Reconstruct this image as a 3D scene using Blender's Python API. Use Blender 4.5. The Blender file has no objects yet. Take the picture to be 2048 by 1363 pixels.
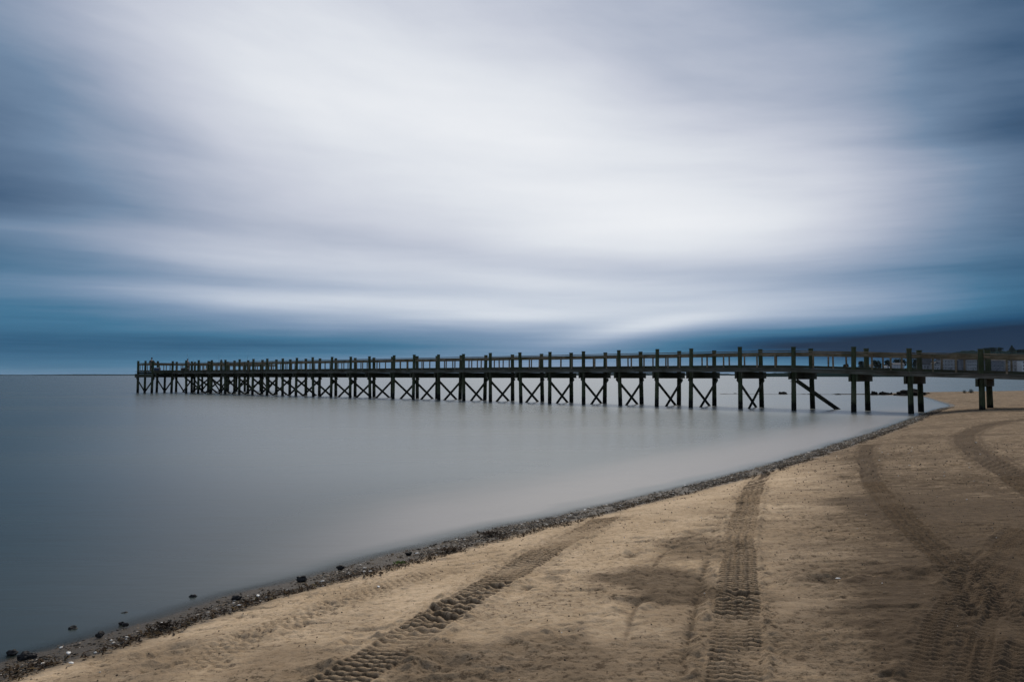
import bpy, math, random
import numpy as np
from mathutils import Vector, noise as mnoise
random.seed(7); rng = np.random.default_rng(7)
sc = bpy.context.scene
col = sc.collection

# ------------------------------------------------------------------ camera and pixel -> world helpers
F = 1500.0
PITCH = math.atan(68.5 / F)
cp, sp = math.cos(PITCH), math.sin(PITCH)
CAMZ = 2.0
def ray(x, y):
    a = x - 1024; b = 681.5 - y
    return np.array([a, -sp*b + cp*F, cp*b + sp*F])
def P(x, y, z=0.0):
    r = ray(x, y)
    return np.array([0, 0, CAMZ]) + r*((z-CAMZ)/r[2])
def at_depth(x, y, d):
    r = ray(x, y)
    return np.array([0, 0, CAMZ]) + r*(d/r[1])
cam_d = bpy.data.cameras.new('camera'); cam = bpy.data.objects.new('camera', cam_d); col.objects.link(cam)
cam.location = (0, 0, CAMZ); cam.rotation_euler = (math.pi/2 + PITCH, 0, 0)
cam_d.sensor_width = 36; cam_d.lens = 36*F/2048; cam_d.clip_start = .1; cam_d.clip_end = 40000
sc.camera = cam

# ------------------------------------------------------------------ node helpers
class N:
    """tiny expression wrapper over shader math nodes"""
    def __init__(s, nt, sock): s.nt, s.s = nt, sock
    def _m(s, op, *o):
        n = s.nt.nodes.new('ShaderNodeMath'); n.operation = op
        for i, v in enumerate((s,)+o):
            if isinstance(v, N): s.nt.links.new(v.s, n.inputs[i])
            else: n.inputs[i].default_value = float(v)
        return N(s.nt, n.outputs[0])
    def __add__(s, o): return s._m('ADD', o)
    __radd__ = __add__
    def __sub__(s, o): return s._m('SUBTRACT', o)
    def __rsub__(s, o): return (s*-1.0) + o
    def __mul__(s, o): return s._m('MULTIPLY', o)
    __rmul__ = __mul__
    def __truediv__(s, o): return s._m('DIVIDE', o)
    def m(s, op, *o): return s._m(op, *o)
    def clamp(s, a=0.0, b=1.0): return s._m('MAXIMUM', a)._m('MINIMUM', b)
    def smooth(s, a, b, lo=0.0, hi=1.0):
        n = s.nt.nodes.new('ShaderNodeMapRange'); n.interpolation_type = 'SMOOTHSTEP'
        s.nt.links.new(s.s, n.inputs[0])
        for i, v in enumerate((a, b, lo, hi)): n.inputs[i+1].default_value = v
        return N(s.nt, n.outputs[0])
def comb(nt, x, y, z):
    n = nt.nodes.new('ShaderNodeCombineXYZ')
    for i, v in enumerate((x, y, z)):
        if isinstance(v, N): nt.links.new(v.s, n.inputs[i])
        else: n.inputs[i].default_value = v
    return n.outputs[0]
def sepv(nt, sock):
    n = nt.nodes.new('ShaderNodeSeparateXYZ'); nt.links.new(sock, n.inputs[0])
    return [N(nt, n.outputs[i]) for i in range(3)]
def noise(nt, vec, scale, detail=3, rough=.5, dist=0.0):
    n = nt.nodes.new('ShaderNodeTexNoise'); n.inputs['Scale'].default_value = scale
    n.inputs['Detail'].default_value = detail; n.inputs['Roughness'].default_value = rough
    n.inputs['Distortion'].default_value = dist
    nt.links.new(vec, n.inputs['Vector'])
    return N(nt, n.outputs[0])
def ramp(nt, fac, stops):
    n = nt.nodes.new('ShaderNodeValToRGB'); cr = n.color_ramp
    while len(cr.elements) < len(stops): cr.elements.new(.5)
    for e, (p, c) in zip(cr.elements, stops):
        e.position = p; e.color = (*c, 1)
    nt.links.new(fac.s, n.inputs[0]); return n.outputs[0]
def mixc(nt, f, a, b, mode='MIX'):
    n = nt.nodes.new('ShaderNodeMix'); n.data_type = 'RGBA'; n.blend_type = mode
    ins = {'f': n.inputs[0], 'a': n.inputs[6], 'b': n.inputs[7]}
    for k, v in (('f', f), ('a', a), ('b', b)):
        if isinstance(v, N): nt.links.new(v.s, ins[k])
        elif isinstance(v, bpy.types.NodeSocket): nt.links.new(v, ins[k])
        elif isinstance(v, tuple): ins[k].default_value = (*v, 1)
        else: ins[k].default_value = v
    return n.outputs[2]
def attr(nt, name):
    n = nt.nodes.new('ShaderNodeAttribute'); n.attribute_name = name
    return n
def new_mat(name):
    m = bpy.data.materials.new(name); m.use_nodes = True
    nt = m.node_tree; b = nt.nodes['Principled BSDF']
    return m, nt, b
def pos(nt): return nt.nodes.new('ShaderNodeNewGeometry').outputs['Position']
def bump(nt, b, h, strength, dist):
    n = nt.nodes.new('ShaderNodeBump'); n.inputs['Strength'].default_value = strength
    n.inputs['Distance'].default_value = dist
    nt.links.new(h.s, n.inputs['Height']); nt.links.new(n.outputs[0], b.inputs['Normal'])
def lin(r, g, b):
    f = lambda c: (c/255/12.92) if c/255 <= .04045 else ((c/255+.055)/1.055)**2.4
    return (f(r), f(g), f(b))

# ------------------------------------------------------------------ world: thin blue sky behind a streaked long exposure overcast
SUN_EL, SUN_AZ = math.radians(46), math.radians(6)
w = bpy.data.worlds.new('World'); sc.world = w; w.use_nodes = True
nt = w.node_tree; nt.nodes.clear()
out = nt.nodes.new('ShaderNodeOutputWorld')
bg1 = nt.nodes.new('ShaderNodeBackground'); bg1.inputs[1].default_value = .05
sky = nt.nodes.new('ShaderNodeTexSky'); sky.sky_type = 'NISHITA'; sky.sun_disc = False
sky.sun_elevation = SUN_EL; sky.sun_rotation = SUN_AZ
nt.links.new(sky.outputs[0], bg1.inputs[0])
tc = nt.nodes.new('ShaderNodeTexCoord')
vx, vy, vz = sepv(nt, tc.outputs['Generated'])
az = vx.m('ARCTAN2', vy)                       # azimuth from +Y, clockwise
el = vz.clamp(-.999, .999).m('ARCSINE')
elp = el.m('MAXIMUM', 0.0)
lv = (elp + .035).m('LOGARITHM', math.e)       # streaks thin out towards the horizon
warp = noise(nt, comb(nt, az*1.6, lv*1.3, 3.1), 1.0, 2) - .5
st1 = noise(nt, comb(nt, az*1.5 + warp*.6 + lv*.25, lv*3.2 + warp*1.2 + az*(el.smooth(.10, .35)*1.5 - .2), 0.0), 1.0, 4, .5) - .5
st2 = noise(nt, comb(nt, az*3.0 - lv*.3, lv*9.0 + warp*1.2 + az*.5, 7.0), 1.0, 4, .55) - .5
big = noise(nt, comb(nt, az*2.2, el*5.0, 12.0), 1.0, 2) - .5
def angs(x, y):
    r = ray(x, y); r = r/np.linalg.norm(r)
    return math.atan2(r[0], r[1]), math.asin(r[2])
edge0 = el.smooth(.0, .16)
azw = az + big*.10
elw = el + (warp*.022 + big*.03)*edge0 + st1*.006
def blob(x, y, sx, sy, amp, rot=0.0):
    a0, e0 = angs(x, y)
    da = azw - a0; de = elw - e0
    c, s_ = math.cos(math.radians(rot)), math.sin(math.radians(rot))
    p = da*(c*F/sx) + de*(s_*F/sx); q = de*(c*F/sy) - da*(s_*F/sy)
    return ((p*p + q*q)*-.5).m('EXPONENT')*amp
L = blob(1150, 340, 560, 230, .52, -8) + .46
for bdef in [
    (560, 30, 400, 200, .27, 0), (800, 230, 330, 100, .06, -12),
    (1420, 440, 260, 60, .10, 0), (1000, 90, 250, 60, -.04, -20),
    (-60, 410, 210, 80, -.20, 4), (-60, 60, 200, 260, -.22, 0),
    (2120, 330, 190, 260, -.40, 0), (2080, 40, 220, 150, -.06, 0), (1300, 130, 160, 60, -.06, -30),
    (1500, 80, 200, 90, -.12, 0),
    (1150, 525, 330, 22, -.12, -4), (1750, 560, 330, 30, -.12, -5), (1350, 440, 240, 45, .12, 0), (1200, 590, 420, 25, .06, 0),
    (420, 505, 420, 22, .16, -3), (650, 608, 360, 17, .26, -2), (60, 600, 300, 40, -.10, 0),
    (1280, 655, 120, 13, .30, 8), (900, 640, 200, 10, .12, 2),
    (60, 705, 520, 34, -.20, 0), (620, 690, 300, 14, -.18, 0),
    (1900, 680, 380, 26, -.46, 0), (1500, 690, 160, 18, -.16, 0), (1980, 715, 420, 26, -.20, 0)]:
    L = L + blob(*bdef)
edge = el.smooth(.02, .22)
st3 = noise(nt, comb(nt, az*6.0 + warp*.8 - lv*.8, lv*10.0 + warp*2.0 + az*(el.smooth(.08, .35)*5.0 + .3), 21.0), 1.0, 6, .62) - .5
L = L + st1*(edge*.16 + .14) + st2*(edge*.02 + .11) + st3*.13 + big*.06
up = el.smooth(.47, .75)
L = L*(up*-1.0 + 1.0) + up*.95               # unseen overhead sky brightened to light the sand
back = vy.smooth(.35, -.1)
L = (L*(back*-1.0 + 1.0) + back*.50).clamp(0, 1.25)
hi = ramp(nt, L*.8, [(0, lin(18, 42, 68)), (.16, lin(66, 93, 123)), (.32, lin(114, 137, 164)), (.48, lin(163, 173, 193)), (.64, lin(200, 205, 218)), (.8, lin(224, 228, 235)), (1, lin(243, 245, 248))])
lo = ramp(nt, L, [(0, lin(4, 36, 66)), (.12, lin(20, 72, 108)), (.30, lin(64, 115, 148)), (.5, lin(124, 149, 178)), (.7, lin(172, 186, 206)), (1, lin(222, 228, 236))])
cl = mixc(nt, el.smooth(.06, .20), lo, hi)
bg2 = nt.nodes.new('ShaderNodeBackground'); nt.links.new(cl, bg2.inputs[0]); bg2.inputs[1].default_value = 1.0
mx = nt.nodes.new('ShaderNodeMixShader'); mx.inputs[0].default_value = .98
nt.links.new(bg1.outputs[0], mx.inputs[1]); nt.links.new(bg2.outputs[0], mx.inputs[2])
nt.links.new(mx.outputs[0], out.inputs[0])
sd_ = bpy.data.lights.new('sun', 'SUN'); sun = bpy.data.objects.new('sun', sd_); col.objects.link(sun)
sd_.energy = 2.0; sd_.angle = math.radians(10); sd_.color = (1, .90, .76)
sdir = Vector((math.sin(SUN_AZ)*math.cos(SUN_EL), math.cos(SUN_AZ)*math.cos(SUN_EL), math.sin(SUN_EL)))
sun.rotation_euler = sdir.to_track_quat('Z', 'Y').to_euler()
sc.view_settings.view_transform = 'Standard'; sc.view_settings.look = 'None'
sc.view_settings.exposure = 0; sc.view_settings.gamma = 1
sc.render.resolution_x = 1024; sc.render.resolution_y = 681

# ------------------------------------------------------------------ mesh and tagging helpers
class MB:
    def __init__(s): s.v = []; s.f = []
    def add(s, vs, fs):
        o = len(s.v); s.v += [tuple(map(float, q)) for q in vs]; s.f += [tuple(i+o for i in f) for f in fs]
    def bar(s, p0, p1, wd, h, upv=(0, 0, 1)):
        """box beam from p0 to p1, wd across, h along up"""
        p0 = Vector(p0); p1 = Vector(p1); d = (p1-p0).normalized()
        sd = d.cross(Vector(upv))
        if sd.length < 1e-4: sd = d.cross(Vector((0, 1, 0)))
        sd.normalize(); u = sd.cross(d)
        vs = []
        for p in (p0, p1):
            for a, b in ((-1, -1), (1, -1), (1, 1), (-1, 1)): vs.append(p + sd*(a*wd/2) + u*(b*h/2))
        s.add(vs, [(0, 1, 2, 3), (7, 6, 5, 4), (4, 5, 1, 0), (5, 6, 2, 1), (6, 7, 3, 2), (7, 4, 0, 3)])
    def box(s, c, sz): s.bar((c[0]-sz[0]/2, c[1], c[2]), (c[0]+sz[0]/2, c[1], c[2]), sz[1], sz[2])
    def tube(s, pts, rad, n=8, cap=True):
        pts = [Vector(p) for p in pts]; k0 = len(s.v); vs = []
        for i, p in enumerate(pts):
            d = (pts[min(i+1, len(pts)-1)] - pts[max(i-1, 0)]).normalized()
            a = d.cross(Vector((0, 0, 1)) if abs(d.z) < .9 else Vector((1, 0, 0))).normalized(); b = d.cross(a)
            r = rad[i] if hasattr(rad, '__len__') else rad
            for j in range(n):
                t = 2*math.pi*j/n; vs.append(p + a*(math.cos(t)*r) + b*(math.sin(t)*r))
        fs = [(i*n+j, (i+1)*n+j, (i+1)*n+(j+1) % n, i*n+(j+1) % n) for i in range(len(pts)-1) for j in range(n)]
        if cap: fs += [tuple(range(n)), tuple(range(len(vs)-1, len(vs)-n-1, -1))]
        s.add(vs, fs)
    def build(s, name, mat, parent=None, smooth=False):
        me = bpy.data.meshes.new(name); me.from_pydata(s.v, [], s.f); me.update()
        if smooth: me.polygons.foreach_set('use_smooth', [True]*len(me.polygons))
        o = bpy.data.objects.new(name, me); col.objects.link(o)
        if mat: me.materials.append(mat)
        if parent: o.parent = parent
        return o
def tag(o, label=None, cat=None, group=None, kind=None):
    if label: o['label'] = label
    if cat: o['category'] = cat
    if group: o['group'] = group
    if kind: o['kind'] = kind
    return o
def empty(name, loc=(0, 0, 0), rz=0.0):
    o = bpy.data.objects.new(name, None); col.objects.link(o); o.location = loc; o.rotation_euler = (0, 0, rz)
    o.empty_display_size = .2
    return o
def grid_mesh(name, X, Y, Z, mat, attrs, keep=None):
    R, C = X.shape
    co = np.stack([X, Y, Z], -1).reshape(-1, 3).astype(np.float32)
    i = np.arange(R*C).reshape(R, C)
    q = np.stack([i[:-1, :-1], i[:-1, 1:], i[1:, 1:], i[1:, :-1]], -1).reshape(-1, 4)
    if keep is not None:
        k = (keep.reshape(-1)[q]).any(1); q = q[k]
        used = np.zeros(R*C, bool); used[q.reshape(-1)] = True
        mp = np.cumsum(used)-1; q = mp[q]; co = co[used]; attrs = {a: v.reshape(-1)[used] for a, v in attrs.items()}
    me = bpy.data.meshes.new(name); me.vertices.add(len(co)); me.vertices.foreach_set('co', co.reshape(-1))
    me.loops.add(q.size); me.loops.foreach_set('vertex_index', q.reshape(-1).astype(np.int32))
    me.polygons.add(len(q)); me.polygons.foreach_set('loop_start', (np.arange(len(q))*4).astype(np.int32))
    me.update(calc_edges=True)
    me.polygons.foreach_set('use_smooth', np.ones(len(q), bool))
    for a, v in attrs.items():
        at_ = me.attributes.new(a, 'FLOAT', 'POINT'); at_.data.foreach_set('value', v.reshape(-1).astype(np.float32))
    me.materials.append(mat); me.update()
    o = bpy.data.objects.new(name, me); col.objects.link(o); return o

# ------------------------------------------------------------------ numpy value noise
def vnoise(x, y, seed=0):
    xi = np.floor(x).astype(np.int64); yi = np.floor(y).astype(np.int64); fx = x-xi; fy = y-yi
    fx = fx*fx*fx*(fx*(fx*6-15)+10); fy = fy*fy*fy*(fy*(fy*6-15)+10)
    def h(a, b):
        n = (a*374761393 + b*668265263 + seed*1274126177) & 0xffffffff
        n = ((n ^ (n >> 13))*1274126177) & 0xffffffff
        return ((n ^ (n >> 16)) & 0xffff)/65535.0
    return (h(xi, yi)*(1-fx)+h(xi+1, yi)*fx)*(1-fy)+(h(xi, yi+1)*(1-fx)+h(xi+1, yi+1)*fx)*fy
def fbm(x, y, o=4, seed=0, g=.5):
    r = 0; a = 1; t = 0
    for i in range(o):
        r = r + a*(vnoise(x*2**i+i*17.3, y*2**i-i*9.1, seed+i)-.5); t += a; a *= g
    return r/t

# ------------------------------------------------------------------ the coast
shore_px = [(-700, 1560), (0, 1322), (100, 1300), (200, 1268), (300, 1240), (400, 1209), (500, 1182), (600, 1158), (700, 1130),
            (800, 1106), (900, 1082), (1000, 1056), (1100, 1036), (1200, 1012), (1300, 990), (1400, 966), (1500, 941), (1600, 911),
            (1700, 880), (1760, 860), (1800, 846), (1850, 826), (1880, 816.5), (1903, 812), (1898, 808), (1880, 803), (1862, 797), (1846, 792), (1820, 790.2), (1752, 789.7)]
coast = [P(x, y)[:2] for x, y in shore_px]
coast += [np.array(q) for q in ((36.2, 78.5), (40, 81), (50, 86), (64, 92), (90, 104), (150, 130), (260, 150))]
def smooth_line(pts, it=2):
    for _ in range(it):
        q = [pts[0]]
        for a, b in zip(pts[:-1], pts[1:]): q += [a*.75+b*.25, a*.25+b*.75]
        q.append(pts[-1]); pts = q
    return np.array(pts)
coast = smooth_line(coast, 2)
poly = np.vstack([coast, [[600, 150], [600, -300], [-60, -300], [-60, coast[0][1]-30]]])
def seg_info(x, y, line, want_u=False):
    """distance, signed side and arclength to a polyline"""
    best = np.full(x.shape, 1e9); bu = np.zeros(x.shape); side = np.zeros(x.shape); acc = 0.0
    for a, b in zip(line[:-1], line[1:]):
        d = b-a; l2 = (d*d).sum()
        if l2 < 1e-12: continue
        t = np.clip(((x-a[0])*d[0]+(y-a[1])*d[1])/l2, 0, 1)
        ex = x-a[0]-t*d[0]; ey = y-a[1]-t*d[1]; r = ex*ex+ey*ey
        m = r < best; best = np.where(m, r, best)
        if want_u:
            L_ = math.sqrt(l2); bu = np.where(m, acc+t*L_, bu); side = np.where(m, (d[0]*ey-d[1]*ex)/L_, side); acc += L_
    return (np.sqrt(best), side, bu) if want_u else np.sqrt(best)
def inside(x, y, pg):
    r = np.zeros(x.shape, bool)
    for a, b in zip(pg, np.roll(pg, -1, 0)):
        if a[1] == b[1]: continue
        c = ((a[1] > y) != (b[1] > y)) & (x < (b[0]-a[0])*(y-a[1])/(b[1]-a[1])+a[0]); r ^= c
    return r
def signed(x, y):
    d = seg_info(x, y, coast)
    return np.where(inside(x, y, poly), d, -d)
def profile(s, y):
    far = np.clip((y-50)/20, 0, 1)
    s_ = np.maximum(s, 0)
    near = .10*np.minimum(s_, .8) + .30*(1-np.exp(-np.maximum(s_-.8, 0)/2.2)) + .012*s_
    spit = .055*np.minimum(s_, 4) + .10*(1-np.exp(-s_/8))
    z = near*(1-far) + spit*far
    return np.where(s < 0, np.maximum(s*.10, -.9), z)
def ground(x, y):
    X = np.array([x]); Y = np.array([y]); return float(profile(signed(X, Y), Y)[0])
def G(px, py):
    z = .2
    for _ in range(5):
        q = P(px, py, z); z = .5*z+.5*ground(q[0], q[1])
    q = P(px, py, z); return q

# ------------------------------------------------------------------ beach terrain with tyre tracks and footprints
tracks = [
    # pixels along the centre line, half width m, depth m, tread period m
    ([(1470, 1420), (1474, 1340), (1478, 1270), (1480, 1200), (1477, 1130), (1478, 1080), (1486, 1030), (1503, 985), (1520, 955), (1535, 938)], .155, .018, .070),
    ([(600, 1420), (720, 1345), (800, 1292), (870, 1243), (940, 1196), (1000, 1157), (1060, 1118), (1120, 1084), (1170, 1058), (1210, 1036)], .18, .018, .070),
    ([(1738, 888), (1731, 905), (1733, 930), (1742, 958), (1765, 992), (1800, 1030), (1845, 1075), (1890, 1115), (1935, 1160), (1990, 1230)], .15, .020, .07),
    ([(2120, 836), (2048, 838), (1990, 846), (1945, 860), (1926, 875), (1935, 893), (1975, 920), (2030, 955), (2100, 1000)], .24, .022, .08),
    ([(1890, 1400), (1905, 1330), (1925, 1260), (1955, 1190), (2000, 1130), (2060, 1060)], .20, .018, .07),
    ([(1985, 1400), (2000, 1330), (2020, 1260), (2050, 1190)], .20, .018, .07),
    ([(380, 1330), (470, 1285), (560, 1248), (650, 1214), (740, 1182), (830, 1153), (880, 1136)], .17, .010, .07),
    ([(1245, 1300), (1262, 1230), (1288, 1165), (1320, 1110), (1350, 1085), (1400, 1068)], .035, .012, .5),
]
feet = [(877, 1221, 1), (917, 1213, 1.1), (893, 1240, 1.2), (941, 1201, .9), (996, 1176, 1), (1115, 1146, .9), (1100, 1160, .8), (1057, 1175, .7),
        (1097, 1278, 1.1), (1137, 1269, 1), (909, 1325, 1.4), (873, 1343, 1.2), (727, 1280, 1.1), (1480, 1008, .9), (1441, 1034, .9), (1409, 1063, 1.2),
        (1384, 1067, .9), (1260, 1109, 1), (1280, 1100, .9), (1272, 1205, 1.4), (1256, 1222, .9), (1493, 1196, 1.0), (305, 1310, 1.1), (350, 1296, 1.2),
        (312, 1335, .9), (644, 1215, .9), (673, 1205, .9), (595, 1252, .8), (498, 1273, 1), (620, 1345, 1), (1690, 955, 1.2), (1705, 953, 1), (1752, 918, 1),
        (1756, 931, 1), (1785, 918, 1.1), (1850, 938, 1.1), (1865, 937, 1.1), (1890, 903, 1.2), (1915, 930, 1), (2010, 924, 1), (1655, 1160, 1.5), (1845, 1146, 1.4),
        (1560, 1010, .8), (1640, 985, .9), (1570, 968, .8), (1180, 1075, .7), (1330, 1040, .7), (1000, 1110, .7), (1950, 1108, 1.2), (1660, 905, 1), (1722, 890, .9), (1610, 930, .8)]
shade_px = [(900, 1345, .45, .8), (1300, 1345, .55, .7), (1520, 1345, .5, .6), (560, 1350, .5, .6), (250, 1345, .5, .6), (1000, 1230, .35, .35), (1130, 1200, .35, .35), (450, 1290, .35, .4), (700, 1245, .3, .3), (1560, 1060, .8, .5), (1620, 1200, .6, .5), (1700, 1300, .7, .7), (1330, 1165, .55, .9), (1400, 1090, .5, .7), (1080, 1350, .6, .8), (1220, 1180, .3, .5), (1650, 1090, .7, .6), (1500, 1230, .9, .55),  # shadow patches and corner darkening, painted into the sand as dark blobs
            (1700, 1050, .9, .45), (1420, 1280, .35, .6), (830, 1300, .4, .4), (1600, 1000, .6, .35), (1180, 1290, .5, .35), (1850, 1200, 1.4, .6), (1980, 1280, 1.2, .9), (2000, 1050, 2.2, .6),
            (1900, 980, 2.0, .25), (1560, 1160, .5, .4), (340, 1325, .35, .5), (1960, 1340, .9, .8)]
# rows get wider apart with distance
ds = [.9]
while ds[-1] < 150:
    d_ = ds[-1]; ds.append(d_ + max(.008, d_*(.0033 if d_ < 3.3 else .0021 if d_ < 12 else .0045)))
ds = np.array(ds)
ts = np.concatenate([np.arange(-.75, .80, .0020), np.arange(.80, 1.6, .01)])
T, D = np.meshgrid(ts, ds)
X = (D+2)*T; Y = D.copy()
sgn = signed(X, Y)
wob = fbm(X*1.3, Y*1.3, 3, 5)*.16*np.clip(1-np.abs(sgn)/3, 0, 1)*np.clip(2-D/30, .3, 1)
s2 = sgn + wob
Z = profile(s2, Y)
land = np.clip((s2-.45)/.3, 0, 1)
trk = np.zeros_like(Z); moist_shade = np.zeros_like(Z)  # second mask: real damp plus shade painted into the sand colour
churn_ns = fbm(X*9, Y*9, 4, 31, .6)
for ti, (pl, hw, dep, per) in enumerate(tracks):
    line = smooth_line([G(*q)[:2] for q in pl], 2)
    mn = line.min(0)-1; mxx = line.max(0)+1
    m = (X > mn[0]) & (X < mxx[0]) & (Y > mn[1]) & (Y < mxx[1])
    x, y = X[m], Y[m]
    if ti == 7:
        dd, side, uu = seg_info(x, y, line, True)
        pr = np.exp(-(side/hw)**2)*(np.abs(dd-np.abs(side)) < .02); Z[m] -= dep*pr*.9; moist_shade[m] = np.maximum(moist_shade[m], .6*pr)
        continue
    wv = (fbm(x*.7, y*.7, 2, 60+ti))*.10
    dd, side, uu = seg_info(x, y, line, True); side = side+wv
    v = side/hw; av = np.abs(v)
    endm = (np.abs(dd-np.abs(side-wv)) < .02)*1.0
    inn = np.clip((1.05-av)/.12, 0, 1)*endm
    # lugged tread: wavy bars in four columns separated by raised ribs
    colv = (v+1)*2; cf = colv-np.floor(colv); ph = np.floor(colv)*.12
    bars = np.sin(2*np.pi*(uu/per + .10*np.sin(2*np.pi*cf) + ph))
    rib = np.exp(-((cf-.0)/.07)**2)+np.exp(-((cf-1.0)/.07)**2)
    patch = np.clip(.95+2.4*fbm(x*1.6, y*1.6, 4, 70+ti), .2, 1)
    tread = (.5+.5*np.tanh(bars*1.8))*(1-rib*.45)
    amp = (.033 if ti < 2 else .024)*np.clip(dep/.02, .4, 1.1)
    Z[m] += inn*(-dep*1.0 + amp*1.25*tread*patch + rib*.018*patch)
    berm = np.exp(-((av-1.22)/.16)**2)*endm
    Z[m] += berm*(dep*.55)*(1+2.2*churn_ns[m])
    ch = np.exp(-((av-1.35)/.35)**2)*endm
    Z[m] += ch*.055*churn_ns[m]*(1.5 if ti < 2 else .7)
    if ti == 0:   # broken shoulder on the left of the middle track
        sh = np.exp(-((v-1.85)/.22)**2)*endm*np.clip((11-y)/5, 0, 1)
        Z[m] += sh*(-.022+.06*churn_ns[m]+.014*np.sin(uu/.16*6.28)); moist_shade[m] = np.maximum(moist_shade[m], sh*.6)
    trk[m] = np.maximum(trk[m], inn)
    moist_shade[m] = np.maximum(moist_shade[m], inn*((.44 if ti in (2, 3) else .34 if ti != 6 else .10)*(.6+.4*patch) + (.75 if ti != 6 else .3)*(1-tread)*patch)+ch*.16)  # groove shade painted as darker sand, along with damp in the track
for (px, py, k) in feet:
    q = G(px, py); a = random.uniform(-.6, .6)+.5
    m = (np.abs(X-q[0]) < .5) & (np.abs(Y-q[1]) < .5)
    if not m.any(): continue
    x = X[m]-q[0]; y = Y[m]-q[1]; c, s_ = math.cos(a), math.sin(a)
    u_ = (x*c+y*s_)/(.10*k); v_ = (-x*s_+y*c)/(.055*k)
    r2 = u_*u_+v_*v_*(1+.5*np.sin(u_*2)); r2 = r2*(1+1.2*churn_ns[m])
    Z[m] += -.035*k*np.exp(-r2*.9) + .016*k*np.exp(-(np.sqrt(np.maximum(r2, 0))-1.9)**2*2.5)
    moist_shade[m] = np.maximum(moist_shade[m], .5*np.exp(-r2*.9))  # shade of the hollow painted in, with some turned-up damp sand
for (px, py, r, a) in shade_px:
    q = G(px, py); rr = ((X-q[0])**2+(Y-q[1])**2*.5)/(r*r)
    moist_shade = np.maximum(moist_shade, a*np.clip(1.35-rr*(1+2*fbm(X*1.2, Y*3, 3, 9)), 0, 1)*.8)  # each blob paints a soft patch of shade
# drying and raking relief
rough_mask = np.clip(.45+1.8*fbm(X*.55, Y*.9, 3, 41), .08, 1)
Z += land*(.022*fbm(X*.9, Y*1.4, 3, 3) + rough_mask*(1-trk)*(.040*fbm(X*5, Y*11, 4, 11, .6) + .040*fbm(X*14, Y*24, 3, 13, .7)))
gx = np.maximum(fbm(X*2.2+Y*.6, Y*7, 4, 21, .6)-.12, 0); Z -= land*(1-trk)*gx*.12
moist_shade = np.clip(moist_shade + .9*np.clip(fbm(X*.5, Y*1.1, 4, 51, .6), 0, 1)*np.clip((X-.2*Y)/3+.35, .0, 1), 0, 1)
Z = np.where(s2 < .6, Z + .012*fbm(X*12, Y*12, 3, 15)*np.clip(s2+.4, 0, 1), Z)

m_sand, nt, b = new_mat('beach_sand')
p_ = pos(nt); aw = N(nt, attr(nt, 'shore').outputs['Fac']); am = N(nt, attr(nt, 'moist_shade').outputs['Fac'])
px_, py_, pz_ = sepv(nt, p_)
n1 = noise(nt, p_, 1.1, 5, .6); n2 = noise(nt, p_, 14, 5, .65); n3 = noise(nt, p_, 130, 3, .7)
n4 = noise(nt, comb(nt, px_*2.0, py_*6.0, 0.0), 1.3, 5, .65)
dry = mixc(nt, n1.smooth(.3, .7), (.50, .368, .235), (.64, .485, .325))
dry = mixc(nt, n2.smooth(.35, .75), dry, mixc(nt, 1.0, dry, (.80, .77, .72), 'MULTIPLY'))
dry = mixc(nt, n3.smooth(.55, .8), dry, mixc(nt, 1.0, dry, (.62, .58, .52), 'MULTIPLY'))
mo_shade = (am*1.0 + (n4 - .5)*.9*(am+.05)).clamp()
east = ((px_ - .1 - py_*.33)/2.0).smooth(0, 1)*.74  # corner darkening painted into the right-hand sand, partly real damp
crust = noise(nt, p_, 19, 6, .72); crust2 = noise(nt, comb(nt, px_*26.0, py_*44.0, pz_), 1.0, 4, .7); zone = noise(nt, comb(nt, px_*.9, py_*1.5, 4.0), 1.0, 4, .6).smooth(.30, .62)
broken = (crust.smooth(.50, .66)*.75 + crust2.smooth(.56, .70)*.45)*(zone*.97+.03)
damp_shade = (mo_shade + east*(n4*2.2-.1).clamp(.25, 1.4) + broken*.95).clamp()  # damp, broken crust and painted shade in one darkening mask
c = mixc(nt, damp_shade, dry, mixc(nt, n2.smooth(.3, .7), (.090, .062, .038), (.145, .101, .062)))
c = mixc(nt, (am.smooth(.35, 1.0))*.70*(n4*1.8).clamp(.4, 1), c, (.070, .048, .030))  # deepens the painted shade and damp in tracks and patches
wet = (aw + (n2-.5)*.35).smooth(.78, .45)
c = mixc(nt, wet, c, mixc(nt, n3.smooth(.4, .65), (.045, .035, .024), (.11, .085, .06)))
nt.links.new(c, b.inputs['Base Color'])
nt.links.new((wet*-.45 + .92).s, b.inputs['Roughness'])
b.inputs['Specular IOR Level'].default_value = .12
h = n2*.5 - crust*.9 - crust2*.4
bump(nt, b, h, 1.0, .022)
beach = grid_mesh('beach_sand', X, Y, Z, m_sand, {'shore': s2*(1+np.clip(Y-32, 0, 30)/12), 'moist_shade': moist_shade}, keep=(s2 > -6))
tag(beach, kind='structure')
# coarse continuation behind and beside the camera
mb = MB(); mb.add([(-1.9, .9, .3), (4.6, .9, .5), (60, 30, .9), (300, 30, 1.2), (300, -200, 1.2), (-60, -200, .8), (-40, -26, -.4), (-6, -2.0, .05)], [(0, 1, 2, 3, 4, 5, 6, 7)][::1])
bb = mb.build('beach_sand_back', m_sand); bb.name = 'sand'; tag(bb, kind='structure')
bpy.data.objects['sand'].location.z = -.12
at_ = bb.data.attributes.new('shore', 'FLOAT', 'POINT'); at_.data.foreach_set('value', [5.0]*8)
bb.data.polygons[0].flip() if bb.data.polygons[0].normal.z < 0 else None

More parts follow.
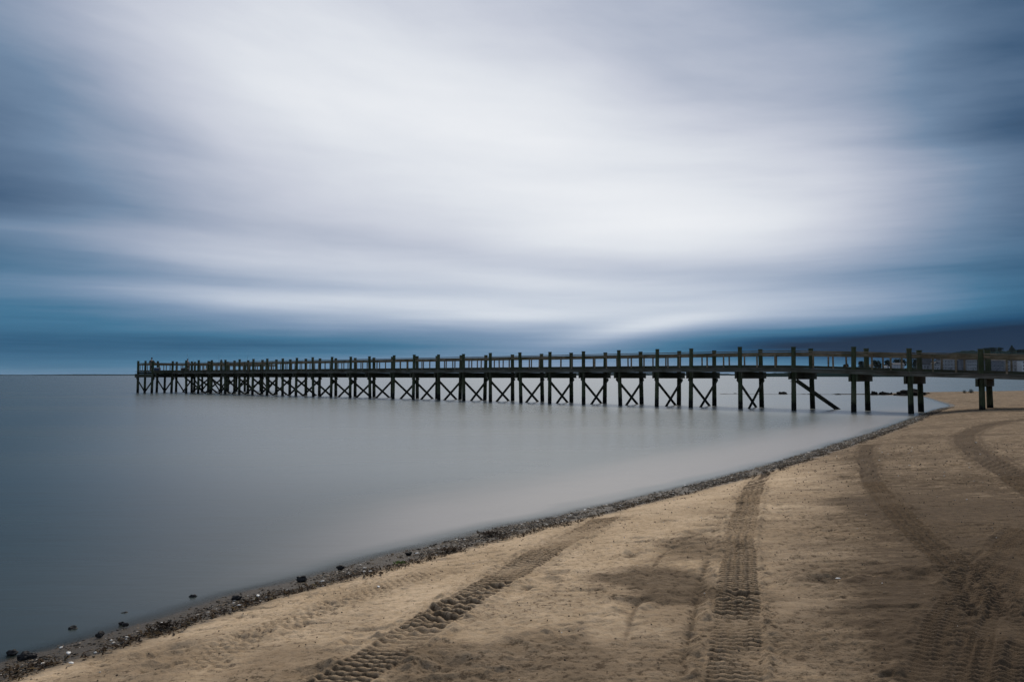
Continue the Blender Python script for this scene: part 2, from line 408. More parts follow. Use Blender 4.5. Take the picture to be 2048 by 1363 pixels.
# ------------------------------------------------------------------ water
dw = [.6]
while dw[-1] < 14000:
    d_ = dw[-1]; dw.append(d_*(1.012 if d_ < 60 else (1.03 if d_ < 400 else 1.12)) + (.01 if d_ < 5 else 0))
dw = np.array(dw); tw = np.arange(-1.7, 1.7, .008)
T, D = np.meshgrid(tw, dw); WX = (D+2)*T; WY = D
ws = -signed(WX, WY)
wwob = fbm(WX*1.3, WY*1.3, 3, 5)*.16*np.clip(1-np.abs(ws)/3, 0, 1)*np.clip(2-D/30, .3, 1)
ws = ws - wwob
m_water, nt, b = new_mat('sea_water')
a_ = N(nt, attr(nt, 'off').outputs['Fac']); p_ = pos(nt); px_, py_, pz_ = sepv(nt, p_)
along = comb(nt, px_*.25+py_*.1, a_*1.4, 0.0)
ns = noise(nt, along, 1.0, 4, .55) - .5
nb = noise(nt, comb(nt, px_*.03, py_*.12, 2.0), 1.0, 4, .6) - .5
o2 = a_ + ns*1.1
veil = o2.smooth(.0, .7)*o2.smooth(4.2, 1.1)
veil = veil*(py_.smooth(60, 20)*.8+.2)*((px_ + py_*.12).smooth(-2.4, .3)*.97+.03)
sky_sheen = (py_ + px_*.35).smooth(7, 17)*(px_+py_*.45).smooth(-6, 4)  # brightness of reflected sky painted into the mid-water base colour
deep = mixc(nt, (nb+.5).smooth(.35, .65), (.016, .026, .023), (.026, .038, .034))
deep = mixc(nt, sky_sheen, deep, (.118, .137, .134))
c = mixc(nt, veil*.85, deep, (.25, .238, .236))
nt.links.new(c, b.inputs['Base Color'])
b.inputs['IOR'].default_value = 1.33
nt.links.new((nb*.10 + veil*.12 + .27).s, b.inputs['Roughness'])
bn = noise(nt, comb(nt, px_*.5, py_*1.6, 0.0), 1.0, 3, .6)
bump(nt, b, bn, .2, .06)
tr = nt.nodes.new('ShaderNodeBsdfTransparent'); ms = nt.nodes.new('ShaderNodeMixShader')
op = (a_ + ns*.2).smooth(-.14, .26)
nt.links.new(op.s, ms.inputs[0]); nt.links.new(tr.outputs[0], ms.inputs[1]); nt.links.new(b.outputs[0], ms.inputs[2])
nt.links.new(ms.outputs[0], nt.nodes['Material Output'].inputs['Surface'])
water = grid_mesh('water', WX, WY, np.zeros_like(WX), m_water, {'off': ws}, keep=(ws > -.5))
tag(water, kind='structure')

# ------------------------------------------------------------------ pebbles, shells and weed along the waterline
ico_v = []; ico_f = []
def ico():
    t = (1+5**.5)/2
    v = np.array([(-1, t, 0), (1, t, 0), (-1, -t, 0), (1, -t, 0), (0, -1, t), (0, 1, t), (0, -1, -t), (0, 1, -t), (t, 0, -1), (t, 0, 1), (-t, 0, -1), (-t, 0, 1)], float)
    v /= np.linalg.norm(v[0])
    f = np.array([(0, 11, 5), (0, 5, 1), (0, 1, 7), (0, 7, 10), (0, 10, 11), (1, 5, 9), (5, 11, 4), (11, 10, 2), (10, 7, 6), (7, 1, 8), (3, 9, 4), (3, 4, 2), (3, 2, 6), (3, 6, 8), (3, 8, 9), (4, 9, 5), (2, 4, 11), (6, 2, 10), (8, 6, 7), (9, 8, 1)])
    return v, f
IV, IF = ico()
cl_len = np.concatenate([[0], np.cumsum(np.linalg.norm(np.diff(coast, axis=0), axis=1))])
def along_coast(n, smin, smax, dmax=46, power=1.0):
    """random points in a band inland of the coastline, thinned out with distance"""
    xs, ys, ss = [], [], []
    while len(xs) < n:
        k = rng.integers(0, len(coast)-1, 4000); t = rng.random(4000)
        ln = np.linalg.norm(coast[k+1]-coast[k], axis=1)
        p = coast[k]+(coast[k+1]-coast[k])*t[:, None]
        d = coast[k+1]-coast[k]; nn = np.stack([d[:, 1], -d[:, 0]], 1)/ln[:, None]
        s = smin+(smax-smin)*rng.random(4000)
        q = p+nn*s[:, None]
        ok = (rng.random(4000) < np.clip(ln/1.2, 0, 1)*np.clip(7/np.maximum(p[:, 1], 3), 0, 1)**power) & (p[:, 1] < dmax) & (p[:, 1] > 2) & (q[:, 0] > -7)
        xs += list(q[ok, 0]); ys += list(q[ok, 1]); ss += list(s[ok])
    return np.array(xs[:n]), np.array(ys[:n]), np.array(ss[:n])
def zsurf(x, y):
    s = signed(x, y); wob = fbm(x*1.3, y*1.3, 3, 5)*.16*np.clip(1-np.abs(s)/3, 0, 1)*np.clip(2-y/30, .3, 1)
    return profile(s+wob, y), s+wob
def scatter(name, n, smin, smax, r0, r1, mat, flat=.45, power=.8, long=1.5, col_fn=None):
    x, y, s = along_coast(n, smin, smax, power=power)
    z, sr = zsurf(x, y)
    dens = np.clip(1.1-np.abs(s-.26)/.36, .06, 1)*(np.clip(.5+2.4*fbm(x*2.5, y*2.5, 3, 77), .08, 1))
    k = rng.random(n) < dens; x, y, z = x[k], y[k], z[k]; n = len(x)
    r = r0+(r1-r0)*rng.random(n)**3*1.0; r = r*np.clip(y/9, .8, 2.0)
    a = rng.random(n)*6.28; fl = flat*(.7+.6*rng.random(n)); lg = 1+(long-1)*rng.random(n)
    V = IV[None]*(1+.35*(rng.random((n, 12, 1))-.5)); V = V*np.stack([r*lg, r, r*fl], -1)[:, None]
    c, s_ = np.cos(a)[:, None], np.sin(a)[:, None]
    VX = V[..., 0]*c-V[..., 1]*s_+x[:, None]; VY = V[..., 0]*s_+V[..., 1]*c+y[:, None]; VZ = V[..., 2]+(z+r*fl*.4)[:, None]
    co = np.stack([VX, VY, VZ], -1).reshape(-1, 3).astype(np.float32)
    q = (IF[None]+(np.arange(n)*12)[:, None, None]).reshape(-1, 3).astype(np.int32)
    me = bpy.data.meshes.new(name); me.vertices.add(len(co)); me.vertices.foreach_set('co', co.reshape(-1))
    me.loops.add(q.size); me.loops.foreach_set('vertex_index', q.reshape(-1))
    me.polygons.add(len(q)); me.polygons.foreach_set('loop_start', (np.arange(len(q))*3).astype(np.int32)); me.update(calc_edges=True)
    at_ = me.attributes.new('tone', 'FLOAT', 'POINT'); at_.data.foreach_set('value', np.repeat(rng.random(n), 12).astype(np.float32))
    me.materials.append(mat); o = bpy.data.objects.new(name, me); col.objects.link(o); return o
m_peb, nt, b = new_mat('pebbles')
tn = N(nt, attr(nt, 'tone').outputs['Fac'])
c = ramp(nt, tn, [(0, (.012, .011, .010)), (.35, (.024, .019, .015)), (.6, (.055, .038, .022)), (.85, (.12, .082, .048)), (.95, (.24, .18, .12)), (.985, (.62, .58, .52))])
nt.links.new(c, b.inputs['Base Color']); b.inputs['Roughness'].default_value = .6; b.inputs['Specular IOR Level'].default_value = .2
o = scatter('pebbles', 110000, -.16, .60, .004, .017, m_peb); tag(o, 'dark wet pebbles and broken shell strewn along the waterline', 'pebbles', kind='stuff')
m_clod, nt, b = new_mat('sand_crumbs'); b.inputs['Roughness'].default_value = .95
p_ = pos(nt); c = mixc(nt, noise(nt, p_, 20, 3), (.12, .088, .056), (.30, .22, .15)); nt.links.new(c, b.inputs['Base Color'])
# weed: thin curled brown ribbons at the upper edge of the pebbles
m_weed, nt, b = new_mat('seaweed'); tn = N(nt, attr(nt, 'tone').outputs['Fac'])
nt.links.new(ramp(nt, tn, [(0, (.012, .007, .004)), (.6, (.050, .029, .014)), (.92, (.085, .055, .024)), (1, (.06, .09, .02))]), b.inputs['Base Color'])
b.inputs['Roughness'].default_value = .8; b.inputs['Specular IOR Level'].default_value = .1
def weed_mesh(name, pts, size, per=1):
    co = []; fc = []; tone = []
    for (x, y, z) in pts:
        a = random.uniform(0, 6.28); r = size*random.uniform(.5, 1.3); t_ = random.random()*.94; px0, py0 = x, y; zz = z+.004
        base = len(co); n = 5
        for i in range(n):
            wd = r*.13*(1-abs(i-2)/3.2)
            co += [(px0-math.sin(a)*wd, py0+math.cos(a)*wd, zz), (px0+math.sin(a)*wd, py0-math.cos(a)*wd, zz+random.uniform(-.002, .006))]
            px0 += math.cos(a)*r*.28; py0 += math.sin(a)*r*.28; zz = z+.004+random.random()*.018; a += random.uniform(-.8, .8); tone += [t_, t_]
        fc += [(base+2*i, base+2*i+1, base+2*i+3, base+2*i+2) for i in range(n-1)]
    me = bpy.data.meshes.new(name); me.from_pydata(co, [], fc); me.update()
    at_ = me.attributes.new('tone', 'FLOAT', 'POINT'); at_.data.foreach_set('value', tone)
    me.materials.append(m_weed); o = bpy.data.objects.new(name, me); col.objects.link(o); return o
x, y, s = along_coast(15000, .25, .9, power=.7)
edge_s = .55+.5*fbm(x*1.1, y*1.1, 3, 88)
k = (np.abs(s-edge_s) < .06+.16*np.clip(fbm(x*3, y*3, 3, 90)+.15, 0, 1)*2) & (rng.random(len(x)) < .75)
z, _ = zsurf(x, y)
o = weed_mesh('seaweed', list(zip(x[k], y[k], z[k])), .055); tag(o, 'brown seaweed wrack along the top edge of the pebble strip', 'seaweed', kind='stuff')

x_ = rng.random(5200)*16-4; y_ = 3.2+rng.random(5200)**1.5*16; zz_, s_r = zsurf(x_, y_); k = (s_r > .7)
lm = MB(); lt = []
for x0, y0, z0 in zip(x_[k], y_[k], zz_[k]):
    r = random.uniform(.002, .0065)*max(1, y0/7); a = random.uniform(0, 6.28); t_ = random.random()
    c_, s0 = math.cos(a), math.sin(a); z0 += .006
    vs = [(x0+c_*r*1.6, y0+s0*r*1.6, z0), (x0-s0*r, y0+c_*r, z0), (x0-c_*r*1.6, y0-s0*r*1.6, z0), (x0+s0*r, y0-c_*r, z0), (x0, y0, z0+r*.8), (x0, y0, z0-r)]
    lm.add(vs, [(0, 1, 4), (1, 2, 4), (2, 3, 4), (3, 0, 4), (1, 0, 5), (2, 1, 5), (3, 2, 5), (0, 3, 5)]); lt += [t_*.97+.03]*6
lo_ = lm.build('beach_litter', m_peb); at_ = lo_.data.attributes.new('tone', 'FLOAT', 'POINT'); at_.data.foreach_set('value', lt)
tag(lo_, 'scattered tiny shell fragments and grit on the dry sand', 'grit', kind='stuff')

# single stones, shells and weed clumps one can point to
def stone(px, py, r, label, name='stone', mat=None, flat=.5, group=None, cat='stone', yaw=.3, z=None):
    q = G(px, py) if z is None else P(px, py, z)
    me = bpy.data.meshes.new(name)
    import bmesh
    bm = bmesh.new(); bmesh.ops.create_icosphere(bm, subdivisions=3, radius=1)
    sd = random.uniform(0, 50)
    for v in bm.verts:
        d = mnoise.noise(v.co*1.3+Vector((sd, 0, 0)))*.45+mnoise.noise(v.co*3.5+Vector((0, sd, 0)))*.18
        v.co = v.co*(1+d); v.co.x *= r*.8; v.co.y *= r*.5; v.co.z *= r*flat
    bm.to_mesh(me); bm.free(); me.materials.append(mat or m_stone)
    o = bpy.data.objects.new(name, me); col.objects.link(o); o.location = (q[0], q[1], q[2]+r*flat*.25); o.rotation_euler = (0, 0, yaw)
    return tag(o, label, cat, group)
m_stone, nt, b = new_mat('wet_stone'); p_ = pos(nt)
nt.links.new(mixc(nt, noise(nt, p_, 30, 4), (.008, .008, .009), (.030, .028, .026)), b.inputs['Base Color']); b.inputs['Roughness'].default_value = .6; b.inputs['Specular IOR Level'].default_value = .2
for px, py, r, lb in [
    (146, 1259, .050, 'dark elongated stone awash well off the pebbles at the lower left'),
    (249, 1228, .038, 'faint dark stone under shallow water above a small stone pair'),
    (243, 1246, .026, 'small round dark stone awash, left of a slim one'),
    (251, 1249, .030, 'slim dark stone awash, touching the small round one on its left'),
    (386, 1194, .045, 'lone dark stone in the shallows farthest right at the lower left'),
    (24, 1306, .045, 'dark stone in the water at the far left edge'),
    (48, 1313, .055, 'long black stone at the water edge in the bottom left corner'),
    (63, 1312, .040, 'black stone touching the right end of the long black one'),
    (200, 1269, .040, 'upright dark stone at the outer edge of the pebble strip, lower left'),
    (474, 1196, .050, 'flat black stone lying alone just seaward of the pebbles'),
    (681, 1135, .050, 'rounded black stone standing clear above the pebbles, left of the green weed'),
    (604, 1158, .060, 'wide black stone on the outer pebble edge with shells below it'),
    (817, 1107, .045, 'black stone on the seaward pebble edge, right of the green weed')]:
    stone(px, py, r, lb, group='dark stones along the waterline')
m_shell, nt, b = new_mat('shell'); nt.links.new(mixc(nt, noise(nt, pos(nt), 60, 3), (.55, .52, .47), (.8, .78, .74)), b.inputs['Base Color']); b.inputs['Roughness'].default_value = .4
def shell(px, py, r, label, yaw=0.0):
    q = G(px, py); mb = MB(); n = 9; vs = [(0, -r*.8, .004)]; fs = []
    for ring in (0.5, 1.0):
        for j in range(n):
            t = math.radians(-70+140*j/(n-1)); rr = r*1.6*ring*(1+.04*(j % 2))
            vs.append((math.sin(t)*rr*.9, -r*.8+math.cos(t)*rr, (.42 if ring < .9 else .10)*r*(1+.15*(j % 2))))
    for j in range(n-1): fs += [(0, 1+j, 2+j), (1+j, 1+n+j, 2+n+j, 2+j)]
    mb.add(vs, fs); o = mb.build('shell', m_shell, smooth=True); o.location = (q[0], q[1], q[2]+.004); o.rotation_euler = (.15, .1, yaw)
    sm = o.modifiers.new('s', 'SOLIDIFY'); sm.thickness = .004
    return tag(o, label, 'shell', 'pale shells on the beach')
for px, py, r, lb in [
    (1676, 1158, .030, 'small white shell on the dark sand right of the middle tyre track'),
    (757, 1174, .030, 'white shell on pale sand left of the diagonal tyre track'),
    (137, 1307, .035, 'yellowish shell half in the pebbles at the lower left'),
    (122, 1296, .026, 'pale flat shell at the water edge above the yellowish one'),
    (142, 1327, .030, 'white shell near the sand edge of the pebbles, lower left'),
    (322, 1247, .026, 'white shell on the pebbles beside a long dark stone'),
    (516, 1192, .034, 'pale shell alone at the seaward edge of the pebbles'),
    (478, 1211, .026, 'narrow white shell among small pebbles right of the flat black stone'),
    (645, 1163, .028, 'white shell at the sand edge below the wide black stone'),
    (834, 1107, .034, 'whitish rounded shell on top of the pebble strip'),
    (741, 1143, .028, 'pale shell at the sand edge left of the green weed'),
    (1170, 1020, .040, 'white shell on pebbles near the start of the diagonal track'),
    (1370, 971, .050, 'pair-like white shell on the pebbles where the strip narrows'),
    (1617, 905, .060, 'bright white shell awash below the pier near the far pebbles')]:
    shell(px, py, r*.5, lb, random.uniform(0, 6))
q = G(799, 1127)
def clump(px, py, n, rad, size, label, mtone=None):
    q = G(px, py); o = weed_mesh('weed_clump', [(q[0]+random.gauss(0, rad), q[1]+random.gauss(0, rad*.6), q[2]+random.random()*rad*.2) for _ in range(n)], size)
    if mtone is not None:
        o.data.attributes['tone'].data.foreach_set('value', [mtone]*len(o.data.vertices))
    return tag(o, label, 'seaweed', 'weed clumps on the pebbles')
clump(799, 1127, 40, .03, .05, 'small bright green weed tuft on the pebbles', 1.0)
clump(982, 1069, 110, .07, .07, 'dark brown seaweed heap at the seaward edge of the pebbles', .1)
clump(900, 1101, 90, .07, .07, 'brown seaweed clump at the sand edge beside the green tuft', .3)
clump(335, 1253, 60, .05, .06, 'black seaweed lump on the pebbles at the lower left', .05)

# ------------------------------------------------------------------ rocks, reef line and the sand spit
def rock(px, py, wpx, hpx, label, depth_z=0.0):
    q = P(px, py, depth_z); sc_ = q[1]/F; rw = wpx*sc_/2; rh = hpx*sc_
    import bmesh
    bm = bmesh.new(); bmesh.ops.create_icosphere(bm, subdivisions=4, radius=1); sd = random.uniform(0, 90)
    for v in bm.verts:
        d = mnoise.noise(v.co*1.5+Vector((sd, 0, 0)))*.55+mnoise.noise(v.co*4+Vector((0, sd, 0)))*.28+mnoise.noise(v.co*9+Vector((0, 0, sd)))*.12
        v.co *= (1+d); v.co.x *= rw; v.co.y *= rw*.7; v.co.z *= rh*1.05
    me = bpy.data.meshes.new('rock'); bm.to_mesh(me); bm.free(); me.materials.append(m_rock)
    o = bpy.data.objects.new('rock', me); col.objects.link(o); o.location = (q[0], q[1], q[2]-.05)
    return tag(o, label, 'rock', 'dark rocks between the inlet and the sand spit')
m_rock, nt, b = new_mat('weedy_rock'); p_ = pos(nt)
nt.links.new(mixc(nt, noise(nt, p_, 4, 5, .7).smooth(.35, .65), (.008, .008, .008), (.030, .024, .019)), b.inputs['Base Color']); b.inputs['Specular IOR Level'].default_value = .05; b.inputs['Roughness'].default_value = .9
bump(nt, b, noise(nt, p_, 9, 4), .8, .1)
for px, py, wpx, hpx, lb in [
    (1470, 786.6, 8, 1.6, 'tiny rock awash, leftmost, beside the fourth pile bent'),
    (1566, 788, 18, 5.5, 'pointed lone rock standing clear in open water'),
    (1618, 788, 7, 2.2, 'small low rock behind the long slanting brace'),
    (1640, 788, 5, 1.2, 'smallest low rock just right of the slanting brace'),
    (1677, 789, 12, 3, 'low rock at the left end of the dark reef'),
    (1748, 789.5, 18, 6.5, 'rounded dark rock, first of the row beside the single brace bent'),
    (1767, 789.5, 20, 7.5, 'tallest humped rock in the middle of the row'),
    (1779, 789.5, 14, 5, 'narrow peaked rock right of the tallest hump'),
    (1790, 789.5, 9, 2.8, 'flat small rock ending the row of humps')]:
    rock(px, py, wpx, hpx, lb)
rock(1826, 790.5, 70, 10.5, 'long low mound of dark rock where the sand spit begins')
rock(1852, 790.0, 26, 5.0, 'low dark rock tapering onto the sand at the right end of the mound')
rock(1889, 788.0, 18, 1.6, 'thin dark rock lying alone on the crest of the spit')
mb = MB(); pts = [P(x, 787.6+.0035*(x-1440), 0) for x in range(1440, 1850, 8)]
vs = []; fs = []
for i, q in enumerate(pts):
    hw = .35+.25*mnoise.noise(Vector((i*.3, 0, 0)))+(.35 if i > 24 else 0); hh = .02+.05*max(0, mnoise.noise(Vector((i*.45, 5, 0)))) + (.05 if i > 28 else 0)
    vs += [(q[0], q[1]-hw, -.05), (q[0], q[1]-hw*.3, hh), (q[0], q[1]+hw*.3, hh), (q[0], q[1]+hw, -.05)]
for i in range(len(pts)-1):
    for j in range(3): fs.append((4*i+j, 4*i+4+j, 4*i+5+j, 4*i+1+j))
mb.add(vs, fs); o = mb.build('reef', m_rock, smooth=True); tag(o, kind='structure')

# ------------------------------------------------------------------ the pier
A_ = P(282, 783)[:2]; B_ = P(1818, 826.8)[:2]
U = (A_-B_)/np.linalg.norm(A_-B_); Nn = np.array([-U[1], U[0]]); Nn = Nn if Nn[1] > 0 else -Nn
U = Vector(U); Nv = Vector(Nn); B2 = Vector(B_)
def pt(k, s, z=0.0):
    q = B2+U*k+Nv*s; return Vector((q.x, q.y, z))
def k_of(px, py=720):
    r = ray(px, py)[:2]; M = np.array([r, -np.array(U)]).T
    return float(np.linalg.solve(M, np.array(B2))[1])
fronts = [1961.8, 1818.4, 1707.8, 1587.3, 1480, 1382.7, 1314.9, 1237.7, 1167, 1100, 1039.7, 980.7, 927, 877, 828.5, 788.3, 738.8, 701.6, 664.2, 625.4, 593.8, 565.6, 534.6, 507, 479.3, 450.9, 423.8]
ks = [k_of(x) for x in fronts]
ks = [ks[0]-6.4, ks[0]-3.2] + ks
Hc = Vector(P(304.7, 785.5)[:2])-B2; K1 = Hc.dot(U); S0 = Hc.dot(Nv)
print('HEAD', K1, S0, 'last', ks[-1])
while ks[-1]+2.7 < K1-1.6: ks.append(ks[-1]+2.7)
ks.append(K1)
def Wd(k): return float(np.interp(k, [-10, -.07, 2.64, 5.86, 9, 12.1, 14.5, 17.3, 20, 23, 80], [2.7, 2.7, 2.72, 3.2, 3.4, 3.5, 3.15, 2.98, 2.9, 2.7, 2.7]))
def fb(k): return float(np.interp(k, [-12, -3.27, -.07, 2.64, 5.86, 9, 60, 90], [1.52, 1.84, 1.945, 2.06, 2.17, 2.205, 2.19, 2.17]))   # underside of the edge board
def wood(name, c1, c2, tide=False, green=0.0):
    m, nt, b = new_mat(name); p_ = pos(nt); x_, y_, z_ = sepv(nt, p_)
    u_ = x_*U.x+y_*U.y
    g = noise(nt, comb(nt, u_*1.2, z_*14.0, y_*.6), 1.0, 5, .65)
    if tide: g = noise(nt, comb(nt, x_*14.0, y_*14.0, z_*1.6), 1.0, 4, .65)
    pz = noise(nt, p_, .9, 3)
    c = mixc(nt, g.smooth(.3, .7), c1, c2)
    c = mixc(nt, pz.smooth(.45, .7), c, mixc(nt, 1.0, c, (.55, .5, .42), 'MULTIPLY'))
    if green: c = mixc(nt, (noise(nt, p_, 1.7, 3).smooth(.35, .65))*green, c, (.030, .048, .020))
    if tide:
        t_ = (z_ + (noise(nt, p_, 5, 3)-.5)*.3).smooth(.62, .38)
        c = mixc(nt, t_, c, (.006, .007, .005))
    nt.links.new(c, b.inputs['Base Color']); b.inputs['Roughness'].default_value = .85; b.inputs['Specular IOR Level'].default_value = .25
    bump(nt, b, g, .5, .01)
    return m
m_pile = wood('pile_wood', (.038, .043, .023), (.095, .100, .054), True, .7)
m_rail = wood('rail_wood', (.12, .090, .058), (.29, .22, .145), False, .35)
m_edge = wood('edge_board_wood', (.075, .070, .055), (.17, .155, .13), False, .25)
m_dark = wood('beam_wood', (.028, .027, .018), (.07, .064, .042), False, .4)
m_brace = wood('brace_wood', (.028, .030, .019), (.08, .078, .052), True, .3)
m_metal, nt, b = new_mat('rusty_metal'); b.inputs['Base Color'].default_value = (.03, .025, .022, 1); b.inputs['Metallic'].default_value = .6; b.inputs['Roughness'].default_value = .6
pier = empty('pier', pt(ks[2], 0, 0)); tag(pier, 'long weathered wooden fishing pier on cross braced piles running out over the water', 'pier')
pier_inv = Vector(pier.location)
def part(mb, name, mat, parent=None, smooth=False, label=None):
    if parent is None: mb.v = [(a-pier_inv.x, b_-pier_inv.y, c_-pier_inv.z) for a, b_, c_ in mb.v]; parent = pier
    else: mb.v = [(a-pier_inv.x, b_-pier_inv.y, c_-pier_inv.z) for a, b_, c_ in mb.v]
    o = mb.build(name, mat, parent, smooth)
    if label: o['label'] = label
    return o
npile = 0
def pile(q, ztop, zb=-1.4, r=.125, bolts=(), bdir=None):
    mb = MB(); j = random.uniform(-.012, .012); lx, ly = random.uniform(-.016, .016), random.uniform(-.016, .016)
    zs = [zb, .2, 1.2, 2.2, ztop]; rs = [r*1.12, r*1.08, r*1.02, r*.98, r*.95]
    mb.tube([(q.x+lx*(ztop-z)*1.5, q.y+ly*(ztop-z)*1.5, z) for z in zs], rs, 12)
    o = part(mb, 'pile', m_pile)
    if ztop > 2.9:
        mb = MB(); mb.tube([(q.x, q.y, ztop+.003), (q.x, q.y, ztop+.045)], [r*1.12, r*1.05], 12); part(mb, 'post_cap', m_pile, o)
    for z in bolts:
        mb = MB(); a = Vector((q.x, q.y, z)); mb.tube([a+bdir*.12, a+bdir*.24], .014, 6); part(mb, 'bolt', m_metal, o)
    return o
def section(p0, p1, z0, z1, mesh=False, bal=2):
    """one bay of railing between two posts; z = underside of the edge board"""
    d = (p1-p0).normalized(); a = p0+d*.12; b_ = p1-d*.12
    e = [random.uniform(-.012, .012) for _ in range(6)]
    def q(p, z): return Vector((p.x, p.y, z))
    mb = MB(); mb.bar(q(a, z0+1.205+e[0]), q(b_, z1+1.205+e[1]), .17, .045); o = part(mb, 'rail_cap', m_rail)
    mb = MB(); mb.bar(q(a, z0+1.055+e[2]), q(b_, z1+1.055+e[3]), .045, .16); part(mb, 'rail_board', m_rail, o)
    mb = MB(); mb.bar(q(a, z0+.325), q(b_, z1+.325), .045, .14); part(mb, 'kick_board', m_dark, o)
    for i in range(bal):
        t = (i+1)/(bal+1)+random.uniform(-.012, .012); c_ = p0.lerp(p1, t); zz = z0+(z1-z0)*t; tl = random.uniform(-.02, .02)
        nx = Vector((-d.y, d.x, 0))*.047
        mb = MB(); mb.bar(Vector((c_.x, c_.y, zz+.26))+nx, Vector((c_.x+d.x*tl, c_.y+d.y*tl, zz+1.12))+nx, .09, .045, upv=(-d.y, d.x, 0)); part(mb, 'baluster', m_rail, o)
    if mesh:
        mb = MB(); ln = (p1-p0).length; hh = .62; st_ = .085; nn = int((ln+hh)/st_)
        for i in range(nn):
            for sg in (1, -1):
                x0 = -hh+i*st_; x1 = x0+hh; za, zb = (0, hh) if sg > 0 else (hh, 0)
                f0 = max(0, -x0)/hh; f1 = 1-max(0, x1-ln)/hh
                if f1 <= f0: continue
                pa = p0.lerp(p1, (x0+f0*hh)/ln); pb = p0.lerp(p1, (x0+f1*hh)/ln)
                zz = lambda f, xx: z0+(z1-z0)*xx/ln+.36+za+(zb-za)*f
                mb.bar(q(pa, zz(f0, x0+f0*hh)), q(pb, zz(f1, x0+f1*hh)), .006, .006)
        part(mb, 'wire_mesh', m_metal, o)
    return o
def cap_pair(p0, p1, ztop, off, ext0=.28, ext1=.34, h=.40):
    d = (p1-p0).normalized(); sd = Vector((-d.y, d.x, 0))
    for sg in (1, -1):
        mb = MB(); o_ = sd*(sg*off)
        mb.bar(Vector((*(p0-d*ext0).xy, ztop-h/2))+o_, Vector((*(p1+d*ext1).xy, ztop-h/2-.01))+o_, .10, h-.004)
        part(mb, 'cap_beam', m_dark)
def brace(a, b_, off):
    mb = MB(); mb.bar(a+off, b_+off, .06, .17); return part(mb, 'cross_brace', m_brace)
bents = []
for i, k in enumerate(ks):
    w_ = Wd(k); f_ = fb(k); p0 = pt(k, 0); p1 = pt(k, w_)
    px0 = 1024+F*p0.x/p0.y
    gb = 1.22
    zt = f_+1.43+random.uniform(-.03, .03)
    zbase = -1.4
    bl = (f_-.12, f_-.30) if px0 > 1200 else ()
    if px0 > 1200 and px0 < 1600: bl = (f_-.14, f_-.52)
    bd = Vector((U.x, U.y, 0)); bd = bd*1.0
    if k < K1-.1:
        pile(p0, zt, zbase, .13 if px0 > 1350 else .125, bl, bd)
        pile(p1, f_+1.41+random.uniform(-.03, .03), zbase, .14)
        cap_pair(p0, p1, f_-.004, .185)
    bents.append((k, w_, f_, p0, p1, px0))
    U3 = Vector((U.x, U.y, 0)); N3 = Vector((Nv.x, Nv.y, 0))
    if px0 < 1550 and k < K1-.1:
        zt_ = f_-.46
        e1, e2, e3 = (random.uniform(-.05, .05) for _ in range(3))
        brace(p0-N3*.05+Vector((0, 0, zt_+.02)), p0+N3*w_*(1.13+e1)+Vector((0, 0, -.45)), U3*.17)
        brace(p0+N3*(w_+.08)+Vector((0, 0, zt_-.02)), p0+N3*w_*(.02+e2)+Vector((0, 0, -.45)), U3*-.17)
    elif px0 < 1650 and px0 > 1550:
        r = ray(1675, 818)[:2]; q1 = pt(k, w_)
        M = np.array([r, -np.array([-U.x, -U.y])]).T; kk = float(np.linalg.solve(M, np.array([q1.x, q1.y]))[1])
        e_ = Vector((q1.x-U.x*kk, q1.y-U.y*kk, 0)); a = p0+Vector((0, 0, f_-.48))-U3*.16-N3*.02
        d_ = e_-a; mb = MB(); mb.bar(a, a+d_*1.12, .08, .22); part(mb, 'cross_brace', m_brace, label='long slanting brace running down past the rear pile into the water')
# bays
for i in range(len(ks)-1):
    k0, w0, f0, a0, b0, x0 = bents[i]; k1, w1, f1, a1, b1, x1 = bents[i+1]
    ms_ = k1 < 0.5
    section(a0, a1, f0, f1, ms_); section(b0, b1, f0, f1, ms_)
    for s_, aa, bb_ in ((-1, a0, a1), (1, b0, b1)):
        o_ = Vector((Nv.x, Nv.y, 0))*(s_*.165)
        jit = random.uniform(-.006, .006); dd = (bb_-aa).normalized()*.004
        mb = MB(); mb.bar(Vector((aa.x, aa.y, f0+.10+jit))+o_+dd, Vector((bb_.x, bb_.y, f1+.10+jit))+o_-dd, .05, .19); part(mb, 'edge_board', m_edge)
# deck planks across, one part
mb = MB(); k = ks[0]
while k < K1-.2:
    f_ = fb(k); w_ = Wd(k)
    mb.bar(pt(k, -.24, f_+.225), pt(k, w_+.24, f_+.225), .135, .035); k += .145
mb2 = MB()
for s_ in (.25, .5, .75):
    for i in range(len(ks)-1):
        k0, k1 = ks[i], ks[i+1]
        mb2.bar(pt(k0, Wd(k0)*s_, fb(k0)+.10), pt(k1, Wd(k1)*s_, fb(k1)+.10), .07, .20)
part(mb, 'deck', m_edge); part(mb2, 'stringers', m_dark)
